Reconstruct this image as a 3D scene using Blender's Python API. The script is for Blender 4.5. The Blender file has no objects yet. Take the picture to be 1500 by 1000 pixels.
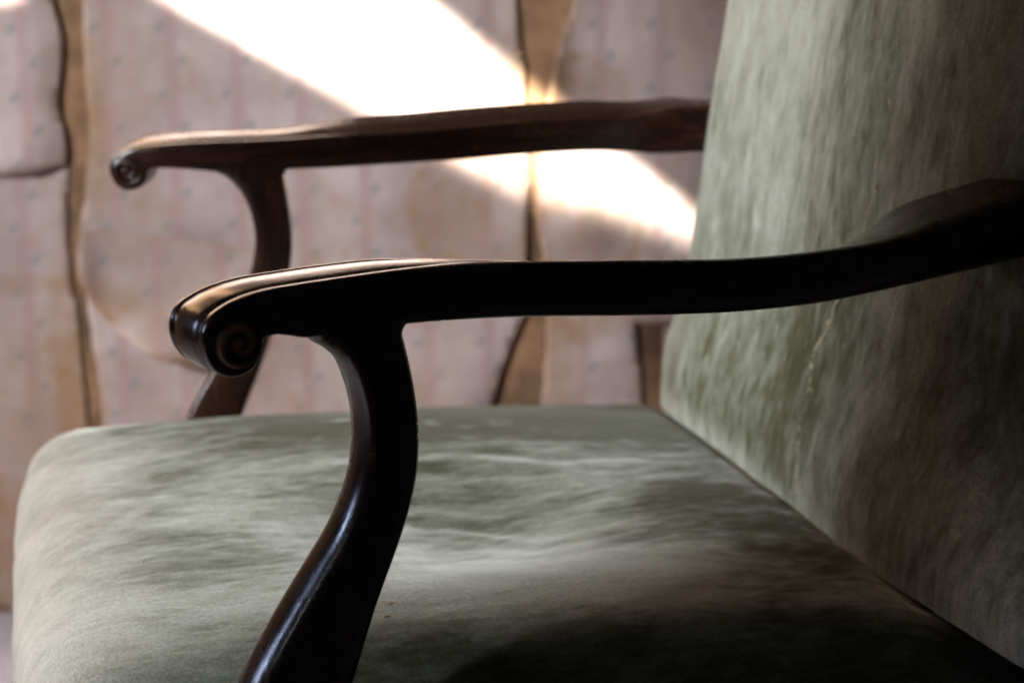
import bpy, bmesh, math, random
import numpy as np
from mathutils import Vector, Matrix, noise
from mathutils.geometry import delaunay_2d_cdt

S = bpy.context.scene
C = S.collection
rad = math.radians

# ------------------------------------------------------------------ camera
CAMZ = 0.91
F_PX = 2500.0                       # focal length in pixels of the 1500 px wide photograph
PITCH, YAW = rad(14.2), rad(15.7)
cam_d = bpy.data.cameras.new('camera')
cam_d.sensor_width = 36.0
cam_d.sensor_fit = 'HORIZONTAL'
cam_d.lens = F_PX / 1500.0 * 36.0
cam_d.clip_start, cam_d.clip_end = 0.05, 50
cam_d.dof.use_dof = True
cam_d.dof.focus_distance = 0.98
cam_d.dof.aperture_fstop = 6.2
cam_d.dof.aperture_blades = 8
cam = bpy.data.objects.new('camera', cam_d)
C.objects.link(cam)
cam.location = (0, 0, CAMZ)
cam.rotation_euler = (math.pi / 2 - PITCH, 0, -YAW)
S.camera = cam

# ------------------------------------------------------------------ light
W = bpy.data.worlds.new('World')
S.world = W
W.use_nodes = True
W.node_tree.nodes['Background'].inputs[0].default_value = (0.93, 0.94, 1.0, 1)
W.node_tree.nodes['Background'].inputs[1].default_value = 0.020
S.view_settings.view_transform = 'Standard'
S.view_settings.look = 'None'
S.view_settings.exposure = 0.0
S.view_settings.gamma = 1.0
S.view_settings.use_curve_mapping = False

def area(name, loc, target, sx, sy, power, col):
    d = bpy.data.lights.new(name, 'AREA')
    d.shape = 'RECTANGLE'
    d.size, d.size_y = sx, sy
    d.energy = power
    d.color = col
    o = bpy.data.objects.new(name, d)
    C.objects.link(o)
    o.location = loc
    o.rotation_euler = (Vector(target) - Vector(loc)).to_track_quat('-Z', 'Y').to_euler()
    return o

# daylight from the window at the near left; an added cut by direction keeps the near side of the chair in shade
def bearing_mask(o, edges, bar=None):
    """an added mask cuts the light by bearing (degrees from +X to +Y): edges rows are from, to, value left beyond"""
    d = o.data; d.use_nodes = True; nt = d.node_tree
    geo = nt.nodes.new('ShaderNodeNewGeometry')
    res = None
    for a0, a1, lo in edges:
        mid = rad((a0 + a1) / 2); hw = math.sin(rad((a1 - a0) / 2))
        dt = nt.nodes.new('ShaderNodeVectorMath'); dt.operation = 'DOT_PRODUCT'
        nt.links.new(geo.outputs['Incoming'], dt.inputs[0])
        dt.inputs[1].default_value = (-math.sin(mid), math.cos(mid), 0)
        mr = nt.nodes.new('ShaderNodeMapRange'); mr.interpolation_type = 'SMOOTHSTEP'
        mr.inputs['From Min'].default_value = -abs(hw); mr.inputs['From Max'].default_value = abs(hw)
        mr.inputs['To Min'].default_value = lo if a1 > a0 else 1.0
        mr.inputs['To Max'].default_value = 1.0 if a1 > a0 else lo
        nt.links.new(dt.outputs['Value'], mr.inputs['Value'])
        if res is None: res = mr.outputs['Result']
        else:
            m = nt.nodes.new('ShaderNodeMath'); m.operation = 'MULTIPLY'
            nt.links.new(res, m.inputs[0]); nt.links.new(mr.outputs['Result'], m.inputs[1]); res = m.outputs[0]
    if bar:                                   # added dark gap in the lamp's light, keeps the far arm unlit
        b0, b1, b2, b3, lo = bar
        sv_ = nt.nodes.new('ShaderNodeSeparateXYZ'); nt.links.new(geo.outputs['Incoming'], sv_.inputs[0])
        at = nt.nodes.new('ShaderNodeMath'); at.operation = 'ARCTAN2'
        nt.links.new(sv_.outputs[1], at.inputs[0]); nt.links.new(sv_.outputs[0], at.inputs[1])
        outs = []
        for (x0, x1, y0, y1) in ((b0, b1, 1.0, lo), (b2, b3, lo, 1.0)):
            mr = nt.nodes.new('ShaderNodeMapRange'); mr.interpolation_type = 'SMOOTHSTEP'
            for nm, vv in (('From Min', rad(x0)), ('From Max', rad(x1)), ('To Min', y0), ('To Max', y1)): mr.inputs[nm].default_value = vv
            nt.links.new(at.outputs[0], mr.inputs['Value']); outs.append(mr.outputs['Result'])
        mx = nt.nodes.new('ShaderNodeMath'); mx.operation = 'MAXIMUM'
        nt.links.new(outs[0], mx.inputs[0]); nt.links.new(outs[1], mx.inputs[1])
        low = nt.nodes.new('ShaderNodeMapRange'); low.interpolation_type = 'SMOOTHSTEP'     # steep rays down to the seat skip the added gap
        low.inputs['From Min'].default_value = -0.385; low.inputs['From Max'].default_value = -0.43
        nt.links.new(sv_.outputs[2], low.inputs['Value'])
        mx2 = nt.nodes.new('ShaderNodeMath'); mx2.operation = 'MAXIMUM'
        nt.links.new(mx.outputs[0], mx2.inputs[0]); nt.links.new(low.outputs['Result'], mx2.inputs[1])
        m = nt.nodes.new('ShaderNodeMath'); m.operation = 'MULTIPLY'
        nt.links.new(res, m.inputs[0]); nt.links.new(mx2.outputs[0], m.inputs[1]); res = m.outputs[0]
    nt.links.new(res, nt.nodes['Emission'].inputs['Strength'])
bearing_mask(area('window_light', (-1.50, 0.35, 1.50), (0.40, 1.55, 0.55), 0.16, 0.30, 94, (0.92, 0.96, 1.0)), ((19.2, 24.0, 0.0), (60.0, 44.0, 0.55)), (28.3, 30.8, 35.2, 37.6, 0.10))
# sky light from a second window at the far left
area('far_window_light', (-1.50, 2.08, 1.25), (0.20, 1.79, 0.50), 0.3, 1.1, 4.6, (0.88, 0.94, 1.0)).data.spread = rad(30)
area('sky_window_light', (-1.90, 1.20, 1.15), (0.10, 0.58, 0.60), 0.55, 1.0, 1.2, (0.55, 0.68, 1.0)).data.spread = rad(17)

# ------------------------------------------------------------------ pixel helpers (points get their own real depth)
FW = np.array([math.sin(YAW) * math.cos(PITCH), math.cos(YAW) * math.cos(PITCH), -math.sin(PITCH)])
RT = np.array([math.cos(YAW), -math.sin(YAW), 0.0])
UP = np.cross(RT, FW)
ORI = np.array([0, 0, CAMZ])
def ray(x, y):
    return FW + RT * (x - 750) / F_PX - UP * (y - 500) / F_PX
def on_y(x, y, Y):
    d = ray(x, y)
    return ORI + d * (Y / d[1])

# the wall: a vertical plane through WP with direction WD
WP = np.array([-0.075, 2.23, 0.0])
WA = rad(8.0)
WD = np.array([math.cos(WA), -math.sin(WA), 0.0])
WN = np.array([-math.sin(WA), -math.cos(WA), 0.0])      # towards the room
def wall_uv(x, y):
    d = ray(x, y)
    t = ((WP - ORI) @ WN) / (d @ WN)
    p = ORI + d * t
    return float((p - WP) @ WD), float(p[2])
def wall_pt(u, z, off=0.0):
    p = WP + WD * u + WN * off
    return (p[0], p[1], z)

# the sun: a far lamp whose beam is cut to a wedge by the (unseen) window opening
SUN_DIR = np.array([-0.46, -0.62, 0.63]); SUN_DIR = SUN_DIR / np.linalg.norm(SUN_DIR)
aim = np.array(wall_pt(*wall_uv(560, 60)))
SUN_POS = aim + SUN_DIR * 6.0
SGN = 1.0
def make_sun():
    d = bpy.data.lights.new('sun_beam', 'SPOT')
    d.spot_size = rad(30)
    d.spot_blend = 0.0
    d.shadow_soft_size = 0.012
    d.energy = 31000
    d.color = (1.0, 0.99, 0.86)
    o = bpy.data.objects.new('sun_beam', d)
    C.objects.link(o)
    o.location = SUN_POS
    o.rotation_euler = Vector(-SUN_DIR).to_track_quat('-Z', 'Y').to_euler()
    d.use_nodes = True
    nt = d.node_tree
    em = nt.nodes['Emission']
    geo = nt.nodes.new('ShaderNodeNewGeometry')
    def half(p1, p2, inside, soft):
        a = np.array(wall_pt(*wall_uv(*p1))) - SUN_POS
        b = np.array(wall_pt(*wall_uv(*p2))) - SUN_POS
        n = np.cross(a, b); n /= np.linalg.norm(n)
        c = np.array(wall_pt(*wall_uv(*inside))) - SUN_POS
        if n @ c < 0: n = -n
        dt = nt.nodes.new('ShaderNodeVectorMath'); dt.operation = 'DOT_PRODUCT'
        nt.links.new(geo.outputs['Incoming'], dt.inputs[0])
        dt.inputs[1].default_value = tuple(n * SGN)
        mr = nt.nodes.new('ShaderNodeMapRange'); mr.interpolation_type = 'SMOOTHSTEP'
        s = soft / 6.0
        mr.inputs['From Min'].default_value = -s
        mr.inputs['From Max'].default_value = s
        nt.links.new(dt.outputs['Value'], mr.inputs['Value'])
        return mr.outputs['Result']
    def mul(a, b, op='MULTIPLY'):
        m = nt.nodes.new('ShaderNodeMath'); m.operation = op
        nt.links.new(a, m.inputs[0]); nt.links.new(b, m.inputs[1])
        return m.outputs[0]
    IN = (560, 60)
    main = mul(half((250, 0), (560, 180), IN, 0.012), half((610, 0), (800, 150), IN, 0.014))
    main = mul(main, half((740, 262), (990, 333), IN, 0.034))
    m2 = mul(half((41, -40), (40, 0), (10, -20), 0.010), half((0, 9), (40, 7), (10, -20), 0.008))
    m2 = mul(m2, half((-400, -40), (-410, 0), (10, -20), 0.01))
    m3 = mul(mul(half((0, -45), (700, -45), (400, -200), 0.01), half((0, -280), (700, -280), (400, -200), 0.01)), half((690, -45), (520, -500), (400, -200), 0.01))  # added sun patch out of view, reflected by the far arm's top
    m3 = mul(m3, half((150, -60), (100, -500), (400, -200), 0.01))
    tot = mul(mul(main, m2, 'MAXIMUM'), m3, 'MAXIMUM')
    nt.links.new(tot, em.inputs['Strength'])
    return o
make_sun()

# ------------------------------------------------------------------ mesh helpers
def mesh_obj(name, verts, faces, mat=None, parent=None, smooth=True):
    me = bpy.data.meshes.new(name)
    me.from_pydata([tuple(map(float, v)) for v in verts], [], faces)
    me.update()
    bm = bmesh.new(); bm.from_mesh(me)
    bmesh.ops.recalc_face_normals(bm, faces=bm.faces)
    bm.to_mesh(me); bm.free()
    if smooth:
        me.polygons.foreach_set('use_smooth', [True] * len(me.polygons))
    if mat: me.materials.append(mat)
    o = bpy.data.objects.new(name, me)
    C.objects.link(o)
    if parent: o.parent = parent
    return o

def catmull(pts, per=8, closed=True):
    """pts rows: x, z, extra attributes...; centripetal-ish Catmull-Rom sampling"""
    P = np.asarray(pts, float); n = len(P); out = []
    rng = range(n) if closed else range(n - 1)
    for i in rng:
        if closed:
            p0, p1, p2, p3 = P[(i - 1) % n], P[i], P[(i + 1) % n], P[(i + 2) % n]
        else:
            p0, p1, p2, p3 = P[max(i - 1, 0)], P[i], P[i + 1], P[min(i + 2, n - 1)]
        def dist(a, b): return max(np.linalg.norm(a[:2] - b[:2]), 1e-6) ** 0.5
        t0 = 0; t1 = t0 + dist(p0, p1) if not np.allclose(p0, p1) else t0 + dist(p1, p2)
        t2 = t1 + dist(p1, p2); t3 = t2 + (dist(p2, p3) if not np.allclose(p2, p3) else dist(p1, p2))
        for k in range(per):
            t = t1 + (t2 - t1) * k / per
            A1 = (t1 - t) / (t1 - t0) * p0 + (t - t0) / (t1 - t0) * p1
            A2 = (t2 - t) / (t2 - t1) * p1 + (t - t1) / (t2 - t1) * p2
            A3 = (t3 - t) / (t3 - t2) * p2 + (t - t2) / (t3 - t2) * p3
            B1 = (t2 - t) / (t2 - t0) * A1 + (t - t0) / (t2 - t0) * A2
            B2 = (t3 - t) / (t3 - t1) * A2 + (t - t1) / (t3 - t1) * A3
            out.append((t2 - t) / (t2 - t1) * B1 + (t - t1) / (t2 - t1) * B2)
    if not closed: out.append(P[-1])
    return np.array(out)

def sstep(a, b, x):
    t = min(max((x - a) / (b - a), 0), 1)
    return t * t * (3 - 2 * t)

# ------------------------------------------------------------------ materials
def new_mat(name):
    m = bpy.data.materials.new(name); m.use_nodes = True
    nt = m.node_tree
    return m, nt, nt.nodes['Principled BSDF']
class NB:
    """tiny node builder"""
    def __init__(s, nt): s.nt = nt
    def n(s, t, **kw):
        nd = s.nt.nodes.new(t)
        for k, v in kw.items(): setattr(nd, k, v)
        return nd
    def l(s, a, b): s.nt.links.new(a, b)
    def math(s, op, a, b=None, c=None, clamp=False):
        m = s.n('ShaderNodeMath', operation=op); m.use_clamp = clamp
        for i, v in enumerate((a, b, c)):
            if v is None: continue
            if isinstance(v, (int, float)): m.inputs[i].default_value = v
            else: s.l(v, m.inputs[i])
        return m.outputs[0]
    def mix(s, fac, a, b, blend='MIX'):
        m = s.n('ShaderNodeMix', data_type='RGBA', blend_type=blend)
        for i, v in ((0, fac), (6, a), (7, b)):
            if isinstance(v, (int, float)): m.inputs[i].default_value = v
            elif isinstance(v, tuple): m.inputs[i].default_value = v + (1,) if len(v) == 3 else v
            else: s.l(v, m.inputs[i])
        return m.outputs[2]
    def noise(s, vec, scale, detail=4, rough=0.55, dist=0.0):
        t = s.n('ShaderNodeTexNoise')
        t.inputs['Scale'].default_value = scale; t.inputs['Detail'].default_value = detail
        t.inputs['Roughness'].default_value = rough; t.inputs['Distortion'].default_value = dist
        if vec is not None: s.l(vec, t.inputs['Vector'])
        return t.outputs['Fac']
    def mapping(s, vec, scale=(1, 1, 1), rot=(0, 0, 0), loc=(0, 0, 0)):
        m = s.n('ShaderNodeMapping')
        m.inputs['Scale'].default_value = scale; m.inputs['Rotation'].default_value = rot; m.inputs['Location'].default_value = loc
        s.l(vec, m.inputs['Vector']); return m.outputs[0]
    def ramp(s, v, a, b, smooth=True):
        m = s.n('ShaderNodeMapRange', interpolation_type='SMOOTHSTEP' if smooth else 'LINEAR')
        m.inputs['From Min'].default_value = a; m.inputs['From Max'].default_value = b
        s.l(v, m.inputs['Value']); return m.outputs['Result']
    def bump(s, h, strength, dist, normal=None):
        b = s.n('ShaderNodeBump')
        b.inputs['Strength'].default_value = strength; b.inputs['Distance'].default_value = dist
        s.l(h, b.inputs['Height'])
        if normal is not None: s.l(normal, b.inputs['Normal'])
        return b.outputs[0]

def plain(name, col, rough=0.8, nscale=20, var=0.35):
    m, nt, p = new_mat(name); b = NB(nt)
    co = b.n('ShaderNodeTexCoord').outputs['Object']
    f = b.noise(co, nscale, 5, 0.6)
    dark = tuple(c * (1 - var) for c in col); lite = tuple(min(1, c * (1 + var)) for c in col)
    b.l(b.mix(b.ramp(f, 0.3, 0.7), dark, lite), p.inputs['Base Color'])
    p.inputs['Roughness'].default_value = rough
    b.l(b.bump(b.noise(co, nscale * 6, 4), 0.3, 0.002), p.inputs['Normal'])
    return m
def wood_mat(name, grain):
    m, nt, p = new_mat(name); b = NB(nt)
    co = b.n('ShaderNodeTexCoord').outputs['Object']
    g = b.noise(b.mapping(co, grain), 1.0, 6, 0.65, 0.4)
    big = b.noise(co, 9, 3)
    col = b.mix(b.ramp(g, 0.35, 0.7), (0.009, 0.0036, 0.0026), (0.034, 0.0115, 0.0068))
    col = b.mix(b.math('MULTIPLY', b.ramp(big, 0.45, 0.7), 0.5), col, (0.012, 0.005, 0.0035))
    b.l(col, p.inputs['Base Color'])
    wear = b.noise(b.mapping(co, (30, 30, 30)), 1.0, 5, 0.7)
    b.l(b.math('MULTIPLY_ADD', b.ramp(wear, 0.3, 0.8), 0.17, 0.17), p.inputs['Roughness'])
    p.inputs['Specular IOR Level'].default_value = 0.42
    p.inputs['Coat Weight'].default_value = 0.0
    p.inputs['Coat Roughness'].default_value = 0.18
    b.l(b.bump(b.math('ADD', b.math('MULTIPLY', g, 0.7), b.math('MULTIPLY', b.noise(co, 420, 2), 0.3)), 0.25, 0.0012), p.inputs['Normal'])
    return m
WOOD = wood_mat('dark_mahogany', (14, 60, 160))
WOOD_LIT = plain('mahogany_painted_lit', (0.15, 0.060, 0.036), 0.42, 60, 0.5)  # mahogany with light painted in: paler base colour for the near scroll
def add_groove_shade(m):  # paints shade into the carved grooves as darker base colour
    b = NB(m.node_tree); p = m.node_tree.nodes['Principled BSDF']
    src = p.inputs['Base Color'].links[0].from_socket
    g = b.n('ShaderNodeAttribute', attribute_name='groove_shade').outputs['Fac']
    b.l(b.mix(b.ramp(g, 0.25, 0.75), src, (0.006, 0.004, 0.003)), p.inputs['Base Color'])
add_groove_shade(WOOD_LIT)
WOOD_UP = wood_mat('dark_mahogany_upright', (130, 60, 16))

def velvet_mat(name, stretch, swirl, laid=(), worn=()):
    """rubbed cotton velvet: the pile lies in patches, worn pale where it is crushed"""
    m, nt, p = new_mat(name); b = NB(nt)
    co = b.n('ShaderNodeTexCoord').outputs['Object']
    warp = b.n('ShaderNodeTexNoise'); warp.inputs['Scale'].default_value = 5.0; warp.inputs['Detail'].default_value = 2
    b.l(co, warp.inputs['Vector'])
    wv = b.n('ShaderNodeVectorMath', operation='MULTIPLY_ADD')
    b.l(warp.outputs['Color'], wv.inputs[0]); wv.inputs[1].default_value = (swirl,) * 3; b.l(co, wv.inputs[2])
    v = wv.outputs[0]
    big = b.noise(b.mapping(v, tuple(6.5 if s > 20 else 4.0 for s in stretch)), 1.0, 3, 0.5)
    mid = b.noise(b.mapping(v, stretch, loc=(3.1, 1.7, 0.4)), 1.0, 8, 0.66, 0.3)
    fine = b.noise(b.mapping(v, tuple(s * 3.2 for s in stretch), loc=(9.1, 4.7, 2.4)), 1.0, 4, 0.6)
    pile = b.math('ADD', b.math('MULTIPLY', big, 0.42), b.math('ADD', b.math('MULTIPLY', mid, 0.36), b.math('MULTIPLY', fine, 0.22)))
    # where the nap lies one way or the other (centre, radii, amount)
    for (c0, rr_, amt) in laid:
        vm = b.mapping(v, tuple(1 / r for r in rr_), loc=tuple(-c / r for c, r in zip(c0, rr_)))
        ln = b.n('ShaderNodeVectorMath', operation='LENGTH'); b.l(vm, ln.inputs[0])
        g = b.math('MULTIPLY', b.math('SUBTRACT', 1.0, b.ramp(ln.outputs['Value'], 0.15, 1.15)), amt)
        pile = b.math('ADD', pile, g)
    k = b.ramp(pile, 0.34, 0.66)
    # crisp little brush marks where the nap has been rubbed the wrong way
    mark = b.noise(b.mapping(v, tuple(s * 1.4 for s in stretch), loc=(5.1, 2.2, 7.4)), 1.0, 3, 0.5)
    markm = b.math('MULTIPLY', b.ramp(mark, 0.60, 0.70), b.ramp(b.noise(co, 11, 2), 0.45, 0.6))
    k = b.math('ADD', k, b.math('MULTIPLY', markm, 0.38), clamp=True)
    mott = b.noise(co, 420, 3, 0.65)
    col = b.mix(k, (0.044, 0.046, 0.018), (0.285, 0.298, 0.245))
    wornn = b.noise(b.mapping(v, tuple(s * 0.6 for s in stretch), loc=(1.3, 8.2, 5.5)), 1.0, 6, 0.65)
    col = b.mix(b.math('MULTIPLY', b.ramp(wornn, 0.58, 0.78), 0.30), col, (0.38, 0.39, 0.35))
    for (c0, rr_, amt) in worn:
        vm = b.mapping(v, tuple(1 / r for r in rr_), loc=tuple(-c / r for c, r in zip(c0, rr_)))
        ln = b.n('ShaderNodeVectorMath', operation='LENGTH'); b.l(vm, ln.inputs[0])
        g = b.math('MULTIPLY', b.math('SUBTRACT', 1.0, b.ramp(ln.outputs['Value'], 0.3, 1.1)), b.math('MULTIPLY_ADD', wornn, 1.6, -0.15))
        col = b.mix(b.math('MULTIPLY', g, amt, clamp=True), col, (0.54, 0.47, 0.42))
    spots = b.noise(co, 85, 3, 0.6)
    col = b.mix(b.math('MULTIPLY', b.ramp(spots, 0.70, 0.78), 0.45), col, (0.46, 0.42, 0.34))
    col = b.mix(b.math('MULTIPLY', b.ramp(mott, 0.35, 0.65), 0.34), col, (0.03, 0.032, 0.02))
    b.l(col, p.inputs['Base Color'])
    p.inputs['Roughness'].default_value = 0.85
    p.inputs['Specular IOR Level'].default_value = 0.10
    b.l(b.math('MULTIPLY_ADD', k, 0.85, 0.12), p.inputs['Sheen Weight'])
    p.inputs['Sheen Roughness'].default_value = 0.34
    p.inputs['Sheen Tint'].default_value = (0.90, 0.93, 0.88, 1)
    w1 = b.n('ShaderNodeTexNoise'); w1.inputs['Scale'].default_value = 1.0; w1.inputs['Detail'].default_value = 2
    b.l(b.mapping(co, (1500, 300, 300)), w1.inputs['Vector'])
    w2 = b.n('ShaderNodeTexNoise'); w2.inputs['Scale'].default_value = 1.0; w2.inputs['Detail'].default_value = 2
    b.l(b.mapping(co, (300, 1500, 1500)), w2.inputs['Vector'])
    weave = b.math('ADD', w1.outputs['Fac'], w2.outputs['Fac'])
    n1 = b.bump(pile, 0.30, 0.006)
    b.l(b.bump(weave, 0.6, 0.0008, n1), p.inputs['Normal'])
    return m
VEL_SEAT = velvet_mat('green_velvet_seat', (15, 48, 44), 0.04,
    laid=(((0.40, 1.42, 0.46), (0.30, 0.15, 0.2), -0.30), ((0.50, 1.14, 0.46), (0.12, 0.18, 0.2), -0.16), ((0.28, 1.05, 0.46), (0.30, 0.07, 0.2), 0.14), ((0.02, 1.2, 0.42), (0.07, 0.5, 0.2), 0.08)),
    worn=(((-0.04, 1.2, 0.42), (0.14, 0.60, 0.3), 0.75),))
VEL_BACK = velvet_mat('green_velvet_back', (46, 50, 15), 0.02,
    laid=(((0.58, 1.36, 0.95), (0.3, 0.18, 0.24), 0.08), ((0.56, 1.25, 0.455), (0.2, 0.4, 0.035), 0.16), ((0.6, 1.18, 0.60), (0.3, 0.10, 0.14), -0.06)))

PLASTER = plain('stained_brown_plaster', (0.21, 0.112, 0.058), 0.9, 14, 0.45)
FLOORM = plain('worn_painted_floor', (0.40, 0.34, 0.36), 0.55, 6, 0.2)
SKIRT = plain('old_brown_paint', (0.12, 0.075, 0.062), 0.5, 9, 0.3)
THREAD = plain('frayed_peach_thread', (0.33, 0.28, 0.19), 0.9, 300, 0.35)
WEBBING = plain('black_lining_cloth', (0.03, 0.03, 0.028), 0.9, 60, 0.2)

def paper_mat():
    """faded pink wallpaper: thin rose stripes, small blue-green sprigs between them, brown water stains"""
    m, nt, p = new_mat('faded_sprig_wallpaper'); b = NB(nt)
    uv = b.n('ShaderNodeUVMap').outputs[0]
    sep = b.n('ShaderNodeSeparateXYZ'); b.l(uv, sep.inputs[0])
    wob = b.noise(b.mapping(uv, (1, 1, 1)), 18, 2)
    u = b.math('MULTIPLY_ADD', b.math('SUBTRACT', wob, 0.5), 0.006, sep.outputs[0])
    z = sep.outputs[1]
    PITCH_S = 0.0795; ROW = 0.0415
    us = b.math('DIVIDE', u, PITCH_S)
    fr = b.math('FRACT', us)
    d0 = b.math('ABSOLUTE', b.math('SUBTRACT', fr, 0.5))
    stripe = b.math('SUBTRACT', 1.0, b.ramp(d0, 0.02, 0.17))
    sepn = b.noise(uv, 160, 3)
    # sprigs
    zs = b.math('DIVIDE', z, ROW)
    row = b.math('FLOOR', zs)
    par = b.math('FRACT', b.math('MULTIPLY', row, 0.5))            # 0 or .5
    offs = b.math('MULTIPLY_ADD', par, 0.64, 0.84)                  # column position in the band
    fx = b.math('SUBTRACT', b.math('FRACT', b.math('SUBTRACT', us, offs)), 0.5)
    fz = b.math('SUBTRACT', b.math('FRACT', zs), 0.5)
    dx = b.math('MULTIPLY', fx, PITCH_S); dz = b.math('MULTIPLY', fz, ROW)
    sk = b.math('MULTIPLY_ADD', dz, -0.35, dx)
    rr = b.math('SQRT', b.math('ADD', b.math('POWER', b.math('MULTIPLY', sk, 1.25), 2.0), b.math('POWER', dz, 2.0)))
    rr = b.math('ADD', rr, b.math('MULTIPLY', b.math('SUBTRACT', b.noise(uv, 330, 3), 0.5), 0.011))
    sprig = b.math('SUBTRACT', 1.0, b.ramp(rr, 0.0040, 0.0108))
    base = b.mix(b.ramp(b.noise(uv, 7, 5, 0.6), 0.3, 0.72), (0.44, 0.345, 0.325), (0.30, 0.215, 0.198))
    base = b.mix(b.math('MULTIPLY', stripe, b.math('MULTIPLY_ADD', sepn, 0.6, 0.34)), base, (0.32, 0.20, 0.195))
    base = b.mix(b.math('MULTIPLY', sprig, 0.55), base, (0.15, 0.18, 0.18))
    foxing = b.ramp(b.noise(uv, 9, 8, 0.72, 0.9), 0.50, 0.68)
    base = b.mix(b.math('MULTIPLY', foxing, 0.46), base, (0.29, 0.175, 0.10))
    at = b.n('ShaderNodeAttribute', attribute_name='stain').outputs['Fac']
    sn = b.noise(uv, 34, 5, 0.65)
    st = b.math('MULTIPLY', at, b.math('MULTIPLY_ADD', sn, 1.5, 0.1), clamp=True)
    base = b.mix(st, base, (0.27, 0.155, 0.08))
    b.l(base, p.inputs['Base Color'])
    p.inputs['Roughness'].default_value = 0.78
    p.inputs['Specular IOR Level'].default_value = 0.25
    h = b.math('ADD', b.noise(uv, 16, 4), b.math('MULTIPLY', b.noise(uv, 240, 3), 0.06))
    b.l(b.bump(h, 0.32, 0.010), p.inputs['Normal'])
    return m
PAPER = paper_mat()
PAPER_BACK = plain('grey_paper_back', (0.37, 0.31, 0.275), 0.85, 10, 0.2)

# ------------------------------------------------------------------ setting: wall, floor
def setting(o): o['kind'] = 'structure'; return o
def wall_box(name, u0, u1, z0, z1, o0, o1, mat, parent=None):
    v = [wall_pt(u, z, o) for o in (o0, o1) for z in (z0, z1) for u in (u0, u1)]
    f = [(0, 1, 3, 2), (4, 6, 7, 5), (0, 4, 5, 1), (2, 3, 7, 6), (0, 2, 6, 4), (1, 5, 7, 3)]
    return mesh_obj(name, v, f, mat, parent, smooth=False)
wall = setting(wall_box('wall', -1.9, 2.4, 0.0, 2.3, -0.10, 0.0, PLASTER))
fl = mesh_obj('floor', [(-2.2, -0.6, 0), (2.6, -0.6, 0), (2.6, 2.60, 0), (-2.2, 2.60, 0)], [(0, 1, 2, 3)], FLOORM, None, False)
setting(fl)

def pn(x, y, z=0.0): return noise.noise(Vector((x, y, z)))

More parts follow.
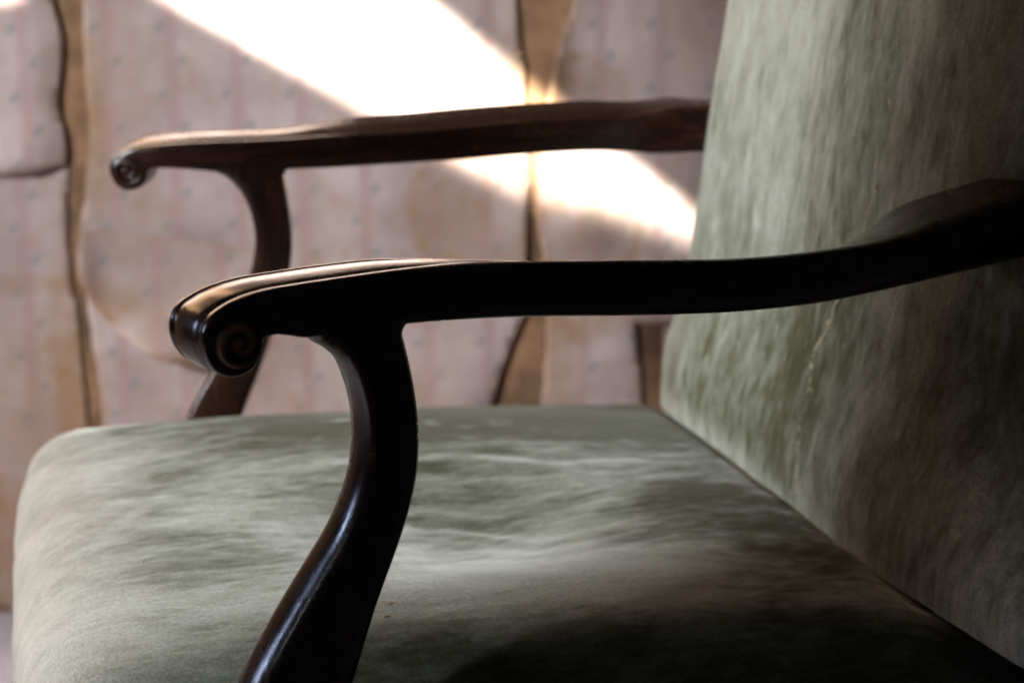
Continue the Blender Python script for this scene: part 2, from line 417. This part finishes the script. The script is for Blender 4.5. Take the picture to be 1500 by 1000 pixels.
def paper_sheet(name, px_poly, label, base_off, bulge, stains=(), group=None, curl=(), mat=None, seed=0.0, rag=0.004, step=0.012, phase=0.0):
    """a loose sheet of wallpaper: outline traced in photo pixels on the wall plane, then bulged off the wall"""
    ctrl = np.array([wall_uv(*p) for p in px_poly])
    pts = []
    n = len(ctrl)
    for i in range(n):
        a, c = ctrl[i], ctrl[(i + 1) % n]
        k = max(1, int(np.linalg.norm(c - a) / step))
        for j in range(k):
            q = a + (c - a) * j / k
            q = q + rag * np.array([pn(q[0] * 35, q[1] * 35, seed), pn(q[0] * 35, q[1] * 35, seed + 7)])
            pts.append(q)
    pts = np.array(pts)
    lo, hi = pts.min(0), pts.max(0)
    inner = []
    u = lo[0] + step / 2
    while u < hi[0]:
        z = lo[1] + step / 2
        while z < hi[1]:
            inner.append((u + 0.3 * step * pn(u * 90, z * 90, 3), z)); z += step
        u += step
    from_poly = [Vector(p) for p in pts]
    nb = len(from_poly)
    allp = from_poly + [Vector(p) for p in inner]
    edges = [(i, (i + 1) % nb) for i in range(nb)]
    vs, es, fs, *_ = delaunay_2d_cdt(allp, edges, [], 1, 1e-6)
    vs = [np.array((p[0], p[1])) for p in vs]
    off = []; stn = []
    bp = pts
    for p in vs:
        o = base_off + bulge * (0.5 + 0.9 * pn(p[0] * 5 + seed, p[1] * 5, seed) + 0.35 * pn(p[0] * 13, p[1] * 13, seed + 2))
        ed = np.min(np.hypot(bp[:, 0] - p[0], bp[:, 1] - p[1]))
        for (cx, cy, ru, rz, amt) in curl:
            cu, cz = wall_uv(cx, cy)
            dz_ = p[1] - cz
            if ru < 0: dz_ += 0.55 * max(0.0, p[0] - cu - 0.025)
            if ru < 0: o += amt * math.exp(-((p[0] - cu) / ru) ** 4) * (math.exp(-(dz_ / 0.055) ** 2) if dz_ > 0 else math.exp(-(dz_ / rz) ** 2))
            else: o += amt * math.exp(-((p[0] - cu) / ru) ** 2 - (dz_ / rz) ** 2)
        s = 0.5 * max(0, 1 - ed / 0.014) ** 1.5
        for (cx, cy, ru, rz, amt, ring) in stains:
            cu, cz = wall_uv(cx, cy)
            wn = 0.35 * pn(p[0] * 14, p[1] * 14, 5.5) + 0.2 * pn(p[0] * 40, p[1] * 40, 1.5)
            q = math.sqrt(((p[0] - cu) / ru) ** 2 + ((p[1] - cz) / rz) ** 2) + wn
            if ring: s += amt * (0.55 * max(0, 1 - q) ** 0.4 * (q < 1) + math.exp(-((q - 0.97) / 0.09) ** 2))
            else: s += amt * sstep(1.15, 0.5, q)
        off.append(max(o, base_off * 0.6)); stn.append(min(s, 1.0))
    T = 0.0006
    N = len(vs)
    V = [wall_pt(p[0], p[1], o) for p, o in zip(vs, off)] + [wall_pt(p[0], p[1], o - T) for p, o in zip(vs, off)]
    Fc = [tuple(f) for f in fs] + [tuple(i + N for i in reversed(f)) for f in fs]
    cnt = {}
    for f in fs:
        for i in range(len(f)):
            e = (f[i], f[(i + 1) % len(f)])
            cnt[e] = 1
    for e in list(cnt):
        if (e[1], e[0]) not in cnt: Fc.append((e[1], e[0], e[0] + N, e[1] + N))
    o = mesh_obj(name, V, Fc, mat or PAPER)
    me = o.data
    a = me.attributes.new('stain', 'FLOAT', 'POINT')
    a.data.foreach_set('value', [float(x) for x in stn + stn])
    ul = me.uv_layers.new(name='UVMap')
    vv = [(p[0] + phase, p[1]) for p in vs]; vv = vv + vv
    for lp in me.loops: ul.data[lp.index].uv = vv[lp.vertex_index]
    o['label'] = label; o['category'] = 'wallpaper'; o['group'] = group or 'loose sheets of wallpaper on the wall'
    return o

u0 = wall_uv(250, 60)[0]
PH = 0.0795 * 50.5 - u0           # a stripe passes through photo pixel (250, 60)
paper_sheet('wallpaper_sheet', [(-320, -420), (60, -420), (76, 0), (93, 55), (91, 100), (85, 150), (93, 190), (101, 216), (97, 238), (60, 246), (0, 252), (-320, 262)],
            'pink sprigged wallpaper sheet hanging at upper left, its bottom edge curling outward', 0.006, 0.006,
            curl=((40, 228, 0.05, 0.04, 0.022), (60, 120, 0.03, 0.09, 0.008), (95, 190, 0.02, 0.2, -0.006)), phase=PH + 0.02, seed=1)
paper_sheet('wallpaper_sheet', [(-320, 230), (0, 225), (70, 228), (99, 232), (100, 300), (99, 340), (104, 400), (113, 450), (119, 520), (126, 570), (133, 640), (133, 888), (-320, 888)],
            'pink wallpaper sheet at lower left, below the curled one, reaching the floor', 0.003, 0.004,
            stains=((40, 420, 0.10, 0.012, 0.4, False), (20, 600, 0.12, 0.14, 0.5, False), (20, 800, 0.15, 0.10, 0.75, False), (95, 520, 0.02, 0.15, 0.5, False)), phase=PH + 0.035, seed=2)
paper_sheet('wallpaper_sheet', [(128, -420), (750, -420), (756, 0), (762, 70), (770, 130), (776, 230), (774, 330), (772, 420), (760, 470), (735, 540), (712, 610), (690, 888), (158, 888), (150, 600), (140, 520), (128, 450), (118, 400), (121, 333), (127, 260), (134, 200), (126, 120), (122, 60), (124, 0)],
            'wide pink striped wallpaper sheet crossed by the slanting beam of sunlight', 0.004, 0.008,
            stains=((300, 560, 0.14, 0.06, 0.35, True), (520, 520, 0.12, 0.09, 0.3, True), (450, 330, 0.08, 0.05, 0.22, True), (180, 100, 0.05, 0.2, 0.25, False), (700, 310, 0.085, 0.085, 0.75, True), (660, 330, 0.05, 0.05, 0.4, True), (760, 130, 0.035, 0.11, 0.5, False), (720, 30, 0.05, 0.035, 0.35, True), (140, 200, 0.02, 0.15, 0.5, False)),
            curl=((765, 150, 0.015, 0.25, 0.002), (690, 560, 0.05, 0.08, 0.01)), phase=PH, seed=3)
paper_sheet('wallpaper_flap', [(121, 331), (250, 343), (380, 360), (408, 366), (404, 430), (370, 500), (300, 528), (240, 512), (180, 480), (142, 448), (118, 402)],
            'torn greyish flap of wallpaper folded over below the far scroll, left of the arm support', 0.020, 0.010,
            stains=((150, 440, 0.05, 0.03, 0.7, False), (260, 510, 0.08, 0.016, 0.6, False), (260, 420, 0.16, 0.09, 0.22, False)), curl=((230, 505, 0.09, 0.03, 0.030), (120, 380, 0.02, 0.05, 0.014), (300, 400, 0.10, 0.05, -0.008)), mat=PAPER, phase=PH + 0.03, seed=4)
paper_sheet('wallpaper_sheet', [(836, -420), (1500, -420), (1500, 470), (1000, 470), (930, 470), (880, 440), (800, 410), (786, 330), (790, 230), (795, 150), (815, 70), (836, 0)],
            'pink striped wallpaper sheet at right, behind the chair back', 0.006, 0.010,
            stains=((860, 130, 0.05, 0.04, 0.7, True), (845, 340, 0.075, 0.05, 0.8, True), (1010, 20, 0.05, 0.09, 0.25, False), (810, 60, 0.03, 0.12, 0.5, False)),
            curl=((850, 330, 0.07, 0.04, 0.014), (800, 120, 0.02, 0.1, 0.012)), phase=PH + 0.012, seed=5, step=0.009)
paper_sheet('wallpaper_sheet', [(802, 425), (850, 440), (928, 462), (934, 520), (942, 600), (946, 888), (786, 888), (792, 600), (797, 520)],
            'narrow stained wallpaper strip seen under the near arm beside the chair back', 0.004, 0.006,
            stains=((815, 540, 0.03, 0.12, 0.6, False), (860, 470, 0.05, 0.03, 0.5, False)), phase=PH + 0.03, seed=6)
paper_sheet('wallpaper_sheet', [(968, 450), (1500, 450), (1500, 888), (985, 888), (972, 600)],
            'wallpaper sheet mostly hidden behind the lower chair back', 0.004, 0.006, phase=PH, seed=7)

# ------------------------------------------------------------------ the armchair
chair = bpy.data.objects.new('armchair', None)
C.objects.link(chair)
chair.location = (0.28, 1.2175, 0)
chair['label'] = 'antique open armchair with dark scrolled wooden arms and worn green velvet seat and back'
chair['category'] = 'armchair'
def attach(o, parent=None):
    """make o a part, keeping its world place"""
    if parent is None:
        o.parent = chair
        o.matrix_parent_inverse = Matrix.Translation(-Vector(chair.location))
    else:
        o.parent = parent
        if parent is not chair:
            o.matrix_parent_inverse = Matrix.Identity(4)
    return o

YC = 1.2175
NX = [-0.06, 0.02, 0.05, 0.09, 0.13, 0.19, 0.35, 0.50, 0.62, 0.80]
NYv = [0.775, 0.820, 0.836, 0.852, 0.863, 0.873, 0.893, 0.918, 0.952, 1.01]
def interp_smooth(xs, ys):
    c = catmull(np.c_[xs, ys], 12, closed=False)
    return lambda x: float(np.interp(x, c[:, 0], c[:, 1]))
near_face = interp_smooth(NX, NYv)
FX = [-0.06, 0.02, 0.05, 0.09, 0.13, 0.19, 0.35, 0.50, 0.545, 0.57, 0.60, 0.80]
far_face = interp_smooth(FX, [2 * YC - 0.044 - near_face(x) + 0.030 * sstep(0.40, 0.56, x) for x in FX])

def trace(face, px):
    """photo pixels -> (X, Z) on a vertical ruled face Y = face(X)"""
    out = []
    for p in px:
        Y = face(0.3)
        for _ in range(40):
            q = on_y(p[0], p[1], Y); Y = 0.5 * Y + 0.5 * face(q[0])
        out.append((q[0], q[2]) + tuple(p[2:]))
    return out

def slab(name, face, ctrl, width, edge_r, tilt, groove_w, parent, per=7, mat=WOOD, crown=0.0008, cap_step=0.007, flat=1.0):
    """a shaped wooden piece: side outline in (X, Z) carried along the plan curve Y = face(X),
    rounded edges, optional scribed groove and bead near both sides.
    ctrl rows: X, Z, top weight, groove weight"""
    O = catmull(ctrl, per)
    n = len(O)
    nxt, prv = np.roll(O, -1, 0), np.roll(O, 1, 0)
    T = nxt[:, :2] - prv[:, :2]; T /= np.linalg.norm(T, axis=1)[:, None]
    area2 = np.sum(O[:, 0] * np.roll(O[:, 1], -1) - np.roll(O[:, 0], -1) * O[:, 1])
    NRM = np.c_[T[:, 1], -T[:, 0]] * (1 if area2 > 0 else -1)      # outward
    def normal2d(x):
        s = (face(x + 0.004) - face(x - 0.004)) / 0.008
        l = math.hypot(1, s)
        return (-s / l, 1 / l)
    def put(x, z, v, topw):
        nx, ny = normal2d(x)
        w = width(x)
        zz = z + topw * tilt(x) * v * w
        return (x + nx * v * w, face(x) + ny * v * w, zz)
    # layers: (absolute distance from near side or far side, inset factor)
    V = []; rings = []
    def ring(dist_fn, inset_fn):
        base = len(V)
        for i in range(n):
            x, z = O[i, 0], O[i, 1]
            topw, gw = O[i, 2], O[i, 3]
            r = edge_r(x)
            ins = inset_fn(i, r, gw)
            xx, zz = x - NRM[i, 0] * ins, z - NRM[i, 1] * ins
            v = dist_fn(i, r) / width(xx)
            V.append(put(xx, zz, v, topw))
        rings.append(base)
    K = 4
    for side in (0, 1):
        seq = []
        for k in range(K + 1):
            a = k / K * math.pi / 2
            seq.append((lambda i, r, a=a: r * (1 - math.sin(a)) if False else r * (1 - math.cos(a)), lambda i, r, g, a=a: flat * r * (1 - math.sin(a))))
        G = ((0.0026, 0.0), (0.0034, 0.0008), (0.0042, 0.0009), (0.0052, 0.0))
        for d, gi in G:
            seq.append((lambda i, r, d=d: min(r + d, 0.5 * width(O[i, 0]) * (0.90 + 0.05 * d / 0.0052)), lambda i, r, g, gi=gi: gi * g * groove_w))
        for fr in (0.4, 0.85):
            seq.append((lambda i, r, fr=fr: min(r + 0.0052, 0.475 * width(O[i, 0])) * (1 - fr) + 0.5 * width(O[i, 0]) * fr, lambda i, r, g, fr=fr: -crown * fr * (2 - fr)))
        if side == 0:
            for df, inf in seq: ring(df, inf)
        else:
            for df, inf in reversed(seq): ring(lambda i, r, df=df: width(O[i, 0]) - df(i, r), inf)
    Fc = []
    for a, b_ in zip(rings[:-1], rings[1:]):
        for i in range(n):
            j = (i + 1) % n
            Fc.append((a + i, a + j, b_ + j, b_ + i))
    # caps by constrained triangulation with inner points so that they follow the bend
    for side, base in ((0, rings[0]), (1, rings[-1])):
        out2 = []
        for i in range(n):
            r = flat * edge_r(O[i, 0])
            out2.append(Vector((O[i, 0] - NRM[i, 0] * r, O[i, 1] - NRM[i, 1] * r)))
        lo = (min(p.x for p in out2), min(p.y for p in out2)); hi = (max(p.x for p in out2), max(p.y for p in out2))
        arr = np.array([(p.x, p.y) for p in out2])
        inner = []
        x = lo[0]
        while x < hi[0]:
            z = lo[1]
            while z < hi[1]:
                if np.min(np.hypot(arr[:, 0] - x, arr[:, 1] - z)) > cap_step * 0.5: inner.append(Vector((x, z)))
                z += cap_step
            x += cap_step
        vs, es, fs, ov, *_ = delaunay_2d_cdt(out2 + inner, [(i, (i + 1) % n) for i in range(n)], [], 1, 1e-7)
        idx = []
        for k, p in enumerate(vs):
            src = [s for s in ov[k] if s < n]
            if src: idx.append(base + src[0])
            else:
                d = np.hypot(arr[:, 0] - p.x, arr[:, 1] - p.y); wgt = 1 / (d + 1e-4) ** 2
                tw = float(np.sum(wgt * O[:, 2]) / np.sum(wgt))
                V.append(put(p.x, p.y, 0.0 if side == 0 else 1.0, tw if side else 0)); idx.append(len(V) - 1)
        for f in fs: Fc.append(tuple(idx[k] for k in f))
    ob = mesh_obj(name, V, Fc, mat)
    attach(ob, parent)
    return ob

# near arm, outer side outline (photo pixels; top weight, groove weight)
near_arm_px = [
 (388, 500, 0, 0), (387, 516, 0, 0), (381, 532, 0, 0), (366, 547, 0, 0.5), (344, 554, 0, 1), (321, 548, 0, 1), (307, 531, 0, 1), (300, 508, 0, 1),
 (301, 486, 0.2, 1), (310, 467, 0.5, 1), (327, 453, 0.8, 1), (350, 440, 1, 1), (390, 427, 1, 1), (440, 418, 1, 1), (500, 409, 1, 1), (560, 401, 1, 0.9), (620, 394, 1, 0.3),
 (700, 386, 1, 0), (800, 381, 1, 0), (900, 379, 1, 0), (1000, 378, 1, 0), (1100, 375, 1, 0), (1200, 366, 1, 0), (1300, 350, 1, 0), (1400, 325, 1, 0), (1500, 290, 1, 0), (1600, 250, 1, 0), (1680, 220, 1, 0),
 (1700, 270, 0.5, 0), (1690, 330, 0, 0), (1600, 358, 0, 0), (1500, 386, 0, 0), (1420, 405, 0, 0), (1300, 431, 0, 0), (1200, 449, 0, 0), (1100, 460, 0, 0), (1000, 465, 0, 0), (900, 467, 0, 0), (800, 468, 0, 0), (700, 471, 0, 0),
 (600, 477, 0, 0), (520, 486, 0, 0), (450, 496, 0, 0), (425, 493, 0, 0), (405, 492, 0, 0)]
near_arm_w = lambda x: 0.044 + 0.026 * sstep(0.455, 0.575, x) - 0.020 * sstep(0.575, 0.70, x)
near_tilt = lambda x: -0.30 * sstep(0.17, 0.30, x) * sstep(0.56, 0.47, x)
arm_er = lambda x: 0.0034 + 0.0055 * sstep(0.14, 0.26, x) + 0.005 * sstep(0.45, 0.55, x)
near_arm = slab('armrest', near_face, trace(near_face, near_arm_px), near_arm_w, arm_er, near_tilt, 1.0, None)

near_post_px = [
 (455, 480), (470, 507), (490, 519), (508, 536), (519, 558), (528, 585), (534, 615), (536, 650), (534, 685), (528, 718), (515, 758), (499, 794), (472, 842), (442, 895), (416, 943), (395, 985), (376, 1030), (354, 1100), (338, 1170), (318, 1300),
 (450, 1310), (480, 1180), (502, 1100), (517, 1040), (530, 995), (544, 948), (561, 893), (580, 840), (598, 790), (613, 740), (622, 690), (624, 640), (620, 590), (611, 540), (603, 505), (600, 491), (606, 480), (618, 473), (650, 462), (650, 445), (455, 455)]
near_post = slab('arm_support', near_face, [p + (0, 0) for p in trace(near_face, near_post_px)], lambda x: 0.036, lambda x: 0.0160, lambda x: 0.0, 0.0, None, mat=WOOD_UP, crown=0.0, flat=0.55)

far_arm_px = [
 (216, 251, 0, 0), (214, 262, 0, 0), (206, 273, 0, 0), (194, 279, 0, 0.5), (182, 279, 0, 1), (170, 272, 0, 1), (162, 259, 0, 1), (159, 246, 0, 1), (163, 233, 0.3, 1), (174, 225, 0.7, 1), (192, 219, 1, 1),
 (230, 214, 1, 1), (290, 210, 1, 1), (350, 208, 1, 1), (410, 206, 1, 1), (470, 203, 1, 0.6), (530, 201, 1, 0), (600, 197, 1, 0), (680, 190, 1, 0), (772, 183, 1, 0), (860, 178, 1, 0), (930, 174, 1, 0), (960, 166, 1, 0), (985, 159, 1, 0), (1030, 156, 1, 0), (1090, 152, 1, 0),
 (1100, 190, 0.5, 0), (1090, 222, 0, 0), (1020, 224, 0, 0), (960, 226, 0, 0), (920, 223, 0, 0), (868, 222, 0, 0), (772, 227, 0, 0), (676, 235, 0, 0), (580, 241, 0, 0), (500, 246, 0, 0), (430, 249, 0, 0), (330, 253, 0, 0), (280, 249, 0, 0), (240, 247, 0, 0), (224, 248, 0, 0)]
far_tilt = lambda x: (0.15 + 0.21 * sstep(0.20, 0.30, x)) * sstep(0.63, 0.50, x)
far_arm = slab('armrest', far_face, trace(far_face, far_arm_px), lambda x: 0.044, lambda x: 0.0026 + 0.002 * sstep(0.14, 0.26, x), far_tilt, 1.0, None)

far_post_px = [
 (300, 246), (318, 256), (334, 265), (350, 282), (362, 303), (370, 330), (373, 352), (371, 380), (364, 410), (352, 440), (338, 478), (322, 516), (306, 550), (280, 596), (255, 645), (235, 690), (222, 740), (208, 800), (202, 850),
 (300, 855), (306, 800), (318, 745), (330, 690), (345, 640), (362, 595), (380, 548), (397, 497), (411, 450), (421, 415), (427, 380), (428, 345), (425, 305), (419, 270), (417, 258), (422, 250), (436, 246), (436, 236), (300, 236)]
far_post = slab('arm_support', far_face, [p + (0, 0) for p in trace(far_face, far_post_px)], lambda x: 0.038, lambda x: 0.0130, lambda x: 0.0, 0.0, None, mat=WOOD_UP, crown=0.0, flat=0.5)

def volute(face, cpx, r_px, parent, hand, mat):
    """carved spiral on the side of a scroll: a raised band winding in to a round eye"""
    (x0, z0), = trace(face, [cpx])
    Y = face(x0)
    s = (face(x0 + 0.004) - face(x0 - 0.004)) / 0.008
    l = math.hypot(1, s)
    ex = np.array([1 / l, s / l, 0]); en = np.array([s / l, -1 / l, 0])
    dpt = float((on_y(cpx[0], cpx[1], Y) - ORI) @ FW)
    R = r_px * dpt / F_PX
    NR, NA = 44, 120
    V = []; Fc = []; groove_shade = []
    for i in range(NR + 1):
        r = R * (i / NR)
        for j in range(NA):
            ph = 2 * math.pi * j / NA
            t = r / R
            # two turns of spiral, band pitch .42
            pitch = 0.56
            q = (t - pitch * ((hand * ph + 2.2) / (2 * math.pi) % 1.0)) / pitch
            fr = q - math.floor(q)
            h = 0.5 - 0.5 * math.cos(2 * math.pi * fr)
            h = h ** 0.55
            if t < 0.14: h = max(h, 0.95) if t < 0.10 else h + (0.95 - h) * (0.14 - t) / 0.04 if h < 0.95 else h
            edge = sstep(1.0, 0.86, t)
            hh = 0.0036 * h * edge - 0.0004 * (1 - edge) + 0.0004 - 0.0002
            p = np.array([x0, Y, z0]) + ex * (r * math.cos(ph)) + np.array([0, 0, r * math.sin(ph)]) + en * hh
            V.append(p); groove_shade.append(1 - h)
    for i in range(NR):
        for j in range(NA):
            k = (j + 1) % NA
            Fc.append((i * NA + j, i * NA + k, (i + 1) * NA + k, (i + 1) * NA + j))
    o = mesh_obj('scroll_volute', V, Fc, mat)
    o.data.attributes.new('groove_shade', 'FLOAT', 'POINT').data.foreach_set('value', [float(g) for g in groove_shade])
    o.parent = parent
    return o
volute(near_face, (350, 503), 39, near_arm, 1, WOOD_LIT)
volute(far_face, (188, 249), 24, far_arm, 1, WOOD)

def rounded_box(lo, hi, r, div):
    """vertices of a rounded box with shared edges; returns verts (np), faces, box coords (-1..1)"""
    lo, hi = np.array(lo, float), np.array(hi, float)
    vid = {}; P = []; Fc = []
    nx, ny, nz = div
    def get(i, j, k):
        key = (i, j, k)
        if key not in vid:
            vid[key] = len(P); P.append((i / nx, j / ny, k / nz))
        return vid[key]
    for i in range(nx):
        for j in range(ny):
            for k in (0, nz): Fc.append((get(i, j, k), get(i + 1, j, k), get(i + 1, j + 1, k), get(i, j + 1, k)))
    for i in range(nx):
        for k in range(nz):
            for j in (0, ny): Fc.append((get(i, j, k), get(i + 1, j, k), get(i + 1, j, k + 1), get(i, j, k + 1)))
    for j in range(ny):
        for k in range(nz):
            for i in (0, nx): Fc.append((get(i, j, k), get(i, j + 1, k), get(i, j + 1, k + 1), get(i, j, k + 1)))
    P = np.array(P)
    W_ = lo + P * (hi - lo)
    inn = np.clip(W_, lo + r, hi - r)
    d = W_ - inn
    L = np.linalg.norm(d, axis=1)
    # spread points evenly around the rounding
    out = W_.copy()
    m = L > 1e-9
    out[m] = inn[m] + d[m] / L[m][:, None] * r
    return out, Fc, P * 2 - 1

# seat cushion
sv, sf, sb = rounded_box((-0.028, -1, 0.335), (0.660, 1, 0.452), np.array([0.055, 0.17, 0.055]), (150, 150, 18))
SV = []
for p, q in zip(sv, sb):
    X = p[0]; t = (X + 0.03) / 0.69
    half = 0.290 - 0.022 * t if p[1] > 0 else 0.290 + 0.022 * t
    Y = YC + p[1] * half
    Z = p[2]
    top = sstep(0.36, 0.44, Z)
    a = min(abs((X - 0.29) / 0.33), 1); b2 = min(abs(p[1]), 1)
    Z += top * 0.026 * (1 - a ** 2.2) * (1 - b2 ** 3.2)
    Z += top * 0.020 * (1 - t)
    Z -= top * 0.014 * sstep(0.525, 0.575, X)
    Z -= top * 0.028 * math.exp(-((X - 0.29) / 0.12) ** 2 - ((Y - 1.14) / 0.09) ** 2)
    # crescent wrinkles in the sagging middle
    rx, ry = X - 0.34, Y - 1.20
    d = math.hypot((X - 0.20) * 0.55, Y - 0.98)
    mask = math.exp(-(rx / 0.11) ** 2 - (ry / 0.085) ** 2)
    Z += top * 0.0034 * mask * max(0, 0.35 + pn(X * 16, Y * 22, 7.7)) * math.sin(d * 190 + 9 * pn(X * 8, Y * 11, 1.0))
    Z += top * 0.0022 * pn(X * 9, Y * 14, 0.3) + top * 0.0008 * pn(X * 25, Y * 40, 1.3)
    # softly bowed front
    front = sstep(0.08, -0.02, X)
    X -= 0.010 * front * (1 - p[1] ** 2)
    Y += (0.004 * pn(X * 12, Z * 20, 4.0)) * sstep(0.75, 1.0, abs(p[1]))
    X += 0.003 * pn(Y * 14, Z * 30, 9.0) * front
    SV.append((X, Y, Z))
attach(mesh_obj('seat_cushion', SV, sf, VEL_SEAT))

# backrest
LEAN = 0.135
bv, bf, bb = rounded_box((0.0, 0.825, 0.446), (0.105, 1.480, 1.10), np.array([0.034, 0.034, 0.012]), (22, 160, 160))
BV = []
def back_shift(Y, Z):
    s = LEAN * (Z - 0.45)
    near = max(0.0, 1.10 - Y)
    s += (0.15 + 0.85 * sstep(0.47, 0.62, Z)) * 2.0 * near ** 2                    # the face turns away towards the near side
    s += 0.25 * max(0.0, Y - 1.36) ** 2
    s += -0.010 * math.exp(-((Z - 0.50) / 0.06) ** 2)
    return s
for p in bv:
    X, Y, Z = p
    fr = sstep(0.08, 0.01, X)
    X = 0.556 + X + back_shift(Y, Z)
    X += fr * (0.0025 * pn(Y * 10, Z * 5, 2.0) + 0.0008 * pn(Y * 34, Z * 12, 6.0))
    Y += 0.004 * pn(Z * 8, X * 5, 3.3) * sstep(1.41, 1.48, Y)
    BV.append((X, Y, Z))
back = attach(mesh_obj('backrest', BV, bf, VEL_BACK))

def on_back(x, y, lift=0.0):
    """photo pixel -> point on the front of the backrest"""
    lo_, hi_ = 0.5, 2.6
    d = ray(x, y)
    f = lambda t: (ORI + d * t)[0] - (0.556 + back_shift((ORI + d * t)[1], (ORI + d * t)[2]))
    for _ in range(60):
        m = (lo_ + hi_) / 2
        if f(m) < 0: lo_ = m
        else: hi_ = m
    p = ORI + d * lo_
    return p + np.array([-lift, 0, 0])

def tube(name, pts, rs, mat, seg=6):
    V = []; Fc = []
    pts = [Vector(p) for p in pts]
    for i, p in enumerate(pts):
        t = (pts[min(i + 1, len(pts) - 1)] - pts[max(i - 1, 0)]).normalized()
        a = t.cross(Vector((0, 1, 0.2))).normalized(); b_ = t.cross(a)
        for k in range(seg):
            an = 2 * math.pi * k / seg
            V.append(p + (a * math.cos(an) + b_ * math.sin(an)) * rs[i])
    for i in range(len(pts) - 1):
        for k in range(seg):
            l_ = (k + 1) % seg
            Fc.append((i * seg + k, i * seg + l_, (i + 1) * seg + l_, (i + 1) * seg + k))
    Fc.append(tuple(range(seg))); Fc.append(tuple((len(pts) - 1) * seg + k for k in range(seg)))
    return mesh_obj(name, V, Fc, mat)

# the worn, cracked crease down the back, its threads showing
rnd = random.Random(5)
seam_px = [(1318, 60), (1306, 130), (1297, 190), (1286, 260), (1266, 330), (1240, 400), (1222, 450), (1211, 482), (1192, 518), (1187, 560), (1173, 620), (1169, 680), (1164, 722)]
cs = catmull([(float(a_), float(b_)) for a_, b_ in seam_px], 14, closed=False)
tp = []; tr = []
for k, (x, y) in enumerate(cs):
    q = on_back(x + 2.2 * pn(k * 0.45, 1.0) + rnd.uniform(-0.8, 0.8), y, 0.0)
    tp.append(q + np.array([0.0006, 0, 0])); tr.append((0.0009 + 0.0017 * max(0, pn(k * 0.3, 4.0) + 0.35)) * (0.75 if y < 400 else 1.0))
seam = tube('worn_seam', tp, tr, THREAD)
seam.parent = back
seam['label'] = 'frayed peach coloured crease running down the velvet'
for (x, y) in [(1184, 521), (1189, 566), (1176, 612), (1171, 650), (1168, 690), (1163, 716), (1213, 470), (1225, 446), (1286, 268)]:
    pts_ = []
    for k in range(5):
        pts_.append(on_back(x + k * 1.6 * rnd.uniform(-1, 1), y + k * 2.2, 0.0012 * math.sin(k / 4 * math.pi) + 0.0004))
    th = tube('loose_thread', pts_, [0.0005] * 5, THREAD, 5); th.parent = back

# legs, rails and back posts carry the chair (below and beside the frame)
def bar(name, p0, p1, s0, s1, mat=WOOD, curve=0.0):
    V = []; Fc = []
    p0, p1 = Vector(p0), Vector(p1); M = 8
    for i in range(M + 1):
        t = i / M
        c = p0.lerp(p1, t) + Vector((curve * math.sin(math.pi * t), 0, 0))
        w = s0 + (s1 - s0) * t
        b_ = w * 0.15
        for (sx, sy) in ((-w + b_, -w), (w - b_, -w), (w, -w + b_), (w, w - b_), (w - b_, w), (-w + b_, w), (-w, w - b_), (-w, -w + b_)):
            V.append((c.x + sx, c.y + sy, c.z))
    for i in range(M):
        for k in range(8):
            l_ = (k + 1) % 8
            Fc.append((i * 8 + k, i * 8 + l_, i * 8 + 8 + l_, i * 8 + 8 + k))
    Fc += [tuple(range(8)), tuple(M * 8 + k for k in range(8))]
    return attach(mesh_obj(name, V, Fc, mat, None, False))
for sy in (-1, 1):
    bar('leg', (0.015, YC + sy * 0.245, 0.30), (0.010, YC + sy * 0.245, 0.0), 0.028, 0.020)
    bar('leg', (0.625, YC + sy * 0.225, 0.30), (0.700, YC + sy * 0.225, 0.0), 0.026, 0.019, curve=-0.01)
def rail(name, lo, hi):
    v, f, _ = rounded_box(lo, hi, np.array([0.006] * 3), (4, 4, 4))
    return attach(mesh_obj(name, v, f, WOOD))
rail('seat_rail', (-0.015, YC - 0.310, 0.270), (0.640, YC - 0.222, 0.345))
rail('seat_rail', (-0.015, YC + 0.222, 0.270), (0.640, YC + 0.306, 0.345))
rail('seat_rail', (-0.018, YC - 0.221, 0.272), (0.026, YC + 0.221, 0.345))
rail('seat_rail', (0.600, YC - 0.221, 0.272), (0.645, YC + 0.221, 0.345))
for sy in (-1, 1):
    bar('back_post', (0.640, YC + sy * 0.22, 0.30), (0.735, YC + sy * 0.22, 1.06), 0.022, 0.018)

# two crumbs lying on the seat beside the near arm support
from mathutils.bvhtree import BVHTree
bvh = BVHTree.FromPolygons([Vector(v) for v in SV], sf)
CRUMB = plain('tan_crumb', (0.34, 0.25, 0.15), 0.9, 400, 0.4)
for (x, y, r, sd) in ((569, 884, 0.0016, 2.0), (565, 903, 0.0013, 9.0)):
    hit, nrm, _, _ = bvh.ray_cast(Vector(ORI), Vector(ray(x, y)).normalized())
    if hit is None: continue
    bm = bmesh.new(); bmesh.ops.create_icosphere(bm, subdivisions=2, radius=r)
    for v_ in bm.verts:
        f_ = 1 + 0.5 * pn(v_.co.x * 900 + sd, v_.co.y * 900, v_.co.z * 900)
        v_.co = Vector((v_.co.x * 1.3 * f_, v_.co.y * f_, v_.co.z * 0.7 * f_))
    me = bpy.data.meshes.new('crumb'); bm.to_mesh(me); bm.free()
    me.materials.append(CRUMB)
    o = bpy.data.objects.new('crumb', me); C.objects.link(o)
    o.location = hit + nrm * (0.5 * r * (1 if nrm.z > 0 else -1))
    o['label'] = ('upper' if y < 890 else 'lower') + ' of two tiny tan crumbs on the velvet beside the near arm support'
    o['category'] = 'crumb'; o['group'] = 'crumbs on the seat'
